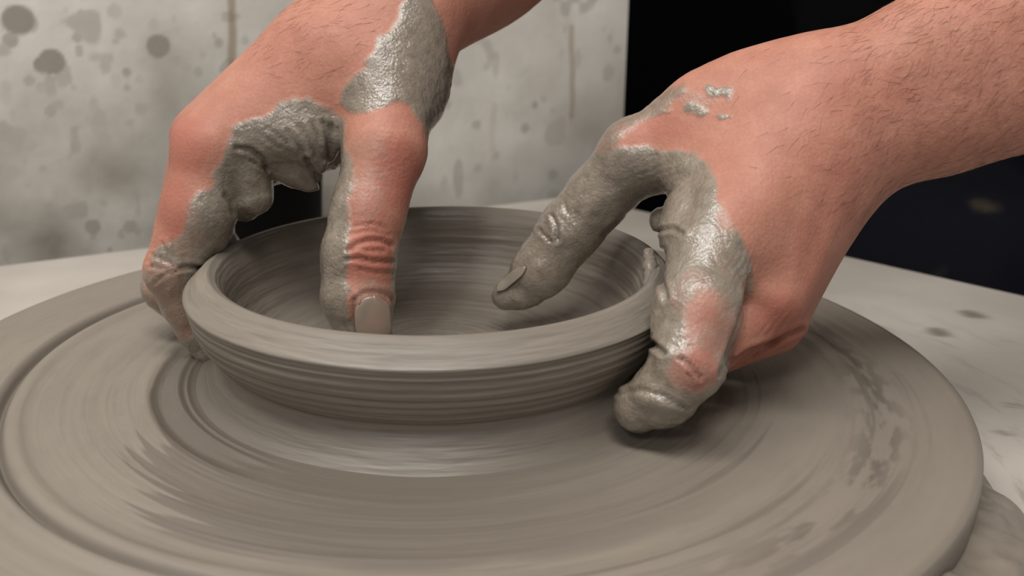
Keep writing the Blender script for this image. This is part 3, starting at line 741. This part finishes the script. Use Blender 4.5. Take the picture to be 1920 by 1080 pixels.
        # tendons on the back of the hand
        for ln, wd, a in (([(1560, 250), (1520, 380), (1478, 560)], 17, .0004), ([(1590, 330), (1545, 470), (1500, 600)], 15, .0005)):
            dz += a * np.exp(-(seg_dist(px, py, ln) / wd) ** 2) * front * sstep(300, 440, py)
    # thickness and lumps of the clay coat
    lump = fbm(V * 260, 81, 3) - .5; lump2 = fbm(V * 700, 82, 2) - .5
    dz += sstep(.3, .7, clay) * (.00025 + .0006 * lump + .00025 * lump2) + (1 - clay) * .0002 * lump
    V2 = V + N * dz[:, None]
    return V2, np.clip(clay, 0, 1), red, np.clip(crease_shade, 0, 1), N
Vr2, cr_, rr_, kr_, Nr = paint(Vr, Qr, 'right')
Vl2, cl_, rl_, kl_, Nl = paint(Vl, Ql, 'left')

person = empty('person', (.48, .60, FLOORZ))
tag(person, 'person in dark clothes shaping the bowl with both clay-covered hands', 'person')
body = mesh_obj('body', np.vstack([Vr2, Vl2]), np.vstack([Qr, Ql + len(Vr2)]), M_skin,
                attrs={'clay': np.r_[cr_, cl_], 'red': np.r_[rr_, rl_], 'crease_shade': np.r_[kr_, kl_]})
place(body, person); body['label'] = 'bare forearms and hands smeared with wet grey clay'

# ------------------------------------------------------------------ fingernails
def nail(V, N, base, tip, half, D, bulge=.0006):
    """nail plate laid on the skin between two pixels of the finger's back; half = half width in px"""
    px, py, DD = project(V)
    sel = (np.hypot(px - (base[0] + tip[0]) / 2, py - (base[1] + tip[1]) / 2) < 140) & (np.abs(DD - D) < .03)
    vv, pn = V[sel], N[sel]; qx, qy, qd = px[sel], py[sel], DD[sel]
    b = np.array(base, float); t = np.array(tip, float); ax = t - b; L = np.linalg.norm(ax); ax /= L; sd = np.array([-ax[1], ax[0]])
    nu, nv = 17, 19; G = []; T = []
    for i in range(nu):
        u = i / (nu - 1)
        wfac = min(1, (1 - (1 - min(u / .35, 1)) ** 2.2)) ** .5 * (1 - .75 * max(0, (u - .8) / .2) ** 2.5) if u > 0 else .25
        for j in range(nv):
            v = 2 * j / (nv - 1) - 1
            pp = b + ax * u * L + sd * v * half * wfac
            dd = np.hypot(qx - pp[0], qy - pp[1]); near = dd < 9
            if near.any(): dep = qd[near].min()
            else: dep = qd[np.argmin(dd)]
            G.append(P(pp[0], pp[1], dep)); T.append((u, v))
    G = np.array(G).reshape(nu, nv, 3); T = np.array(T)
    for k in range(4):                                  # relax the sheet
        A = G.copy(); A[1:-1] = (G[:-2] + G[2:] + 2 * G[1:-1]) / 4; A[:, 1:-1] = (A[:, :-2] + A[:, 2:] + 2 * A[:, 1:-1]) / 4; G = A
    du = np.gradient(G, axis=0); dv = np.gradient(G, axis=1); n = np.cross(du, dv); n /= np.linalg.norm(n, axis=2)[..., None]
    if (n[nu // 2, nv // 2] @ (CAM - G[nu // 2, nv // 2])) < 0: n = -n
    vv_ = T[:, 1].reshape(nu, nv); uu_ = T[:, 0].reshape(nu, nv); top = G + n * ((bulge * (1.0 - .6 * vv_ ** 4)) * np.clip(uu_ * 2.4 - .6, -.9, 1))[..., None]; bot = G - n * .0006
    Vn = np.vstack([top.reshape(-1, 3), bot.reshape(-1, 3)]); idx = np.arange(nu * nv).reshape(nu, nv); Fc = []
    for i in range(nu - 1):
        for j in range(nv - 1):
            q = (idx[i, j], idx[i + 1, j], idx[i + 1, j + 1], idx[i, j + 1]); Fc.append(q); Fc.append(tuple(x + nu * nv for x in q[::-1]))
    rim = list(idx[0, :]) + list(idx[1:, -1]) + list(idx[-1, -2::-1]) + list(idx[-2:0:-1, 0])
    for a, c in zip(rim, rim[1:] + rim[:1]): Fc.append((a, c, c + nu * nv, a + nu * nv))
    o = mesh_obj('fingernail', Vn, [tuple(int(x) for x in f) for f in Fc], M_nail); place(o, person); return o
nail(Vr2, Nr, (697, 556), (702, 640), 34, .372)['label'] = 'thumbnail of the hand on the left'
M_nail = plain('muddy_fingernail', (0.26, 0.222, 0.18), .2, .5, 200, .2, .3)
nail(Vl2, Nl, (984, 500), (932, 545), 9, .400, .0003)['label'] = 'thumbnail of the hand on the right'

# ------------------------------------------------------------------ clothes (coarse distance field)
def cloth_mesh(name, chains, mat, smear=None):
    lo = np.full(3, 1e9); hi = -lo
    for c in chains:
        for p in c[1:]:
            lo = np.minimum(lo, np.array(p[:3]) - p[3]); hi = np.maximum(hi, np.array(p[:3]) + p[3])
    fd = Field(lo - .03, hi + .03, .006)
    for c in chains:
        for p, q in zip(c[1:-1], c[2:]): fd.cone(p[:3], p[3], q[:3], q[3], c[0])
    V, Q = fd.mesh(); V = smooth_mesh(V, Q, 3); N = vertex_normals(V, Q)
    V = V + N * ((fbm(V * np.array([14, 14, 8]), 91, 3) - .5) * .03)[:, None]
    px, py, D = project(V)
    sm = sstep(1.1, .4, np.hypot((px - 1845) / 34, (py - 386 - (px - 1845) * .2) / 14)) + .5 * sstep(1, .5, np.hypot((px - 1758) / 10, (py - 509) / 8))
    o = mesh_obj(name, V, Q, mat, attrs={'smear': np.clip(sm, 0, 1)}); place(o, person); return o
e, s = R_ELBOW[1:4], R_SHOULD[1:4]; e2, s2 = L_ELBOW[1:4], L_SHOULD[1:4]
def lerp(a, b, t): return tuple(a[i] + (b[i] - a[i]) * t for i in range(3))
shirt = cloth_mesh('shirt', [
    [.05, (*lerp(s, e, .72), .066), (*s, .075), (.42, .47, .58, .10)], [.05, (*lerp(s2, e2, .72), .066), (*s2, .075), (.54, .47, .58, .10)],
    [.08, (.42, .46, .52, .13), (.42, .60, .10, .135)], [.08, (.56, .46, .52, .13), (.56, .60, .10, .135)]], M_shirt)
trous = cloth_mesh('trousers', [
    [.06, (.42, .68, -.06, .13), (.56, .68, -.06, .13)],
    [.05, (.56, .66, -.08, .115), (.62, .28, -.10, .085), (.60, .26, -.60, .065)],
    [.05, (.42, .66, -.08, .115), (.33, .36, -.10, .085), (.32, .36, -.60, .065)]], M_trous)

# ------------------------------------------------------------------ ridge of wet clay squeezed up on the rim beside the fingers
def clay_ridge():
    pts = [(1216, 474, .386, 10), (1221, 500, .379, 12), (1216, 530, .372, 8), (1204, 554, .366, 4)]
    c = [P(*p[:3]) for p in pts]; r = [p[3] * p[2] / F for p in pts]
    fd = Field(np.min(c, 0) - .01, np.max(c, 0) + .01, .0006)
    for k in range(3): fd.cone(c[k], r[k], c[k + 1], r[k + 1], .002)
    V, Q = fd.mesh(); V = smooth_mesh(V, Q, 3); N = vertex_normals(V, Q); V = V + N * ((fbm(V * 500, 7, 2) - .5) * .0012)[:, None]
    o = mesh_obj('clay_ridge', V, Q, M_slurry); o.parent = bpy.data.objects['clay_bowl']; o['label'] = 'glossy ridge of wet clay on the rim'
clay_ridge()

# ------------------------------------------------------------------ black tub on the table behind the hand
def tub():
    c = on_plane(515, 462, ez, TZ); c = CAM + (c - CAM); n = 48
    base = on_plane(504, 448, ez, TZ); sc = np.linalg.norm(base - CAM) / F; r = 107 * sc; hgt = .075
    rows = [(r * .86, 0), (r * .90, .002), (r * .985, hgt - .006), (r * 1.03, hgt - .005), (r * 1.04, hgt - .002), (r * 1.03, hgt), (r * .97, hgt), (r * .95, hgt - .004), (r * .84, .006), (.001, .005)]
    V, Q, *_ = lathe(rows, n); nv = len(V); V = np.vstack([V, [[0, 0, 0]]])
    Fc = [tuple(q) for q in Q.tolist()] + [((i + 1) % n, i, nv) for i in range(n)]
    o = mesh_obj('plastic_tub', V, Fc, M_tub); o.location = (base[0], base[1], TZ)
    tag(o, 'small black plastic tub half hidden under the hand at the left of the bowl', 'tub')
tub()

# ------------------------------------------------------------------ hairs on the forearms
def hairs():
    rng = np.random.default_rng(5); V = []; Fc = []
    for (Vv, Nn, cl, region, nh, dirf) in (
            (Vl2, Nl, cl_, lambda x, y: (x > 1380) & (x < 2300) & (y > -200) & (y < 420) & (rng.random(len(x)) < .04 + .96 * sstep(1480, 1720, x)), 2400, lambda x, y: (-.8, .55)),
            (Vr2, Nr, cr_, lambda x, y: (x > 440) & (x < 760) & (y > -120) & (y < 150) & (y < 1.6 * (x - 420)), 200, lambda x, y: (-.85, .35))):
        px, py, D = project(Vv); view = (CAM - Vv); view /= np.linalg.norm(view, axis=1)[:, None]
        ok = np.where(region(px, py) & (cl < .1) & ((Nn * view).sum(1) > .12))[0]
        for i in rng.choice(ok, min(nh, len(ok)), replace=False):
            n = Nn[i]; dx, dy = dirf(px[i], py[i]); a = rng.normal(0, .28); dx, dy = dx * math.cos(a) - dy * math.sin(a), dx * math.sin(a) + dy * math.cos(a)
            d = RGT * dx - UPV * dy; d = d - n * (d @ n); nd = np.linalg.norm(d)
            if nd < .2: continue
            d /= nd; sd = np.cross(n, d); L = rng.uniform(.0035, .0085); bend = rng.normal(0, .25); wd = rng.uniform(.00003, .00006); b0 = len(V)
            for k, t in enumerate((0, .35, .7, 1.0)):
                c = Vv[i] - n * .0002 + d * L * t + sd * bend * L * t * t + n * L * (.16 * t - .08 * t * t)
                ww = wd * (1 - .8 * t)
                V += [c + sd * ww, c - sd * ww, c + n * ww * 1.5]
            for k in range(3):
                q = b0 + 3 * k
                for e in range(3): Fc.append((q + e, q + (e + 1) % 3, q + 3 + (e + 1) % 3, q + 3 + e))
    o = mesh_obj('arm_hair', V, np.array(Fc), M_hair); place(o, person); tag(o, 'fine dark hairs on the forearms', kind='stuff')
hairs()
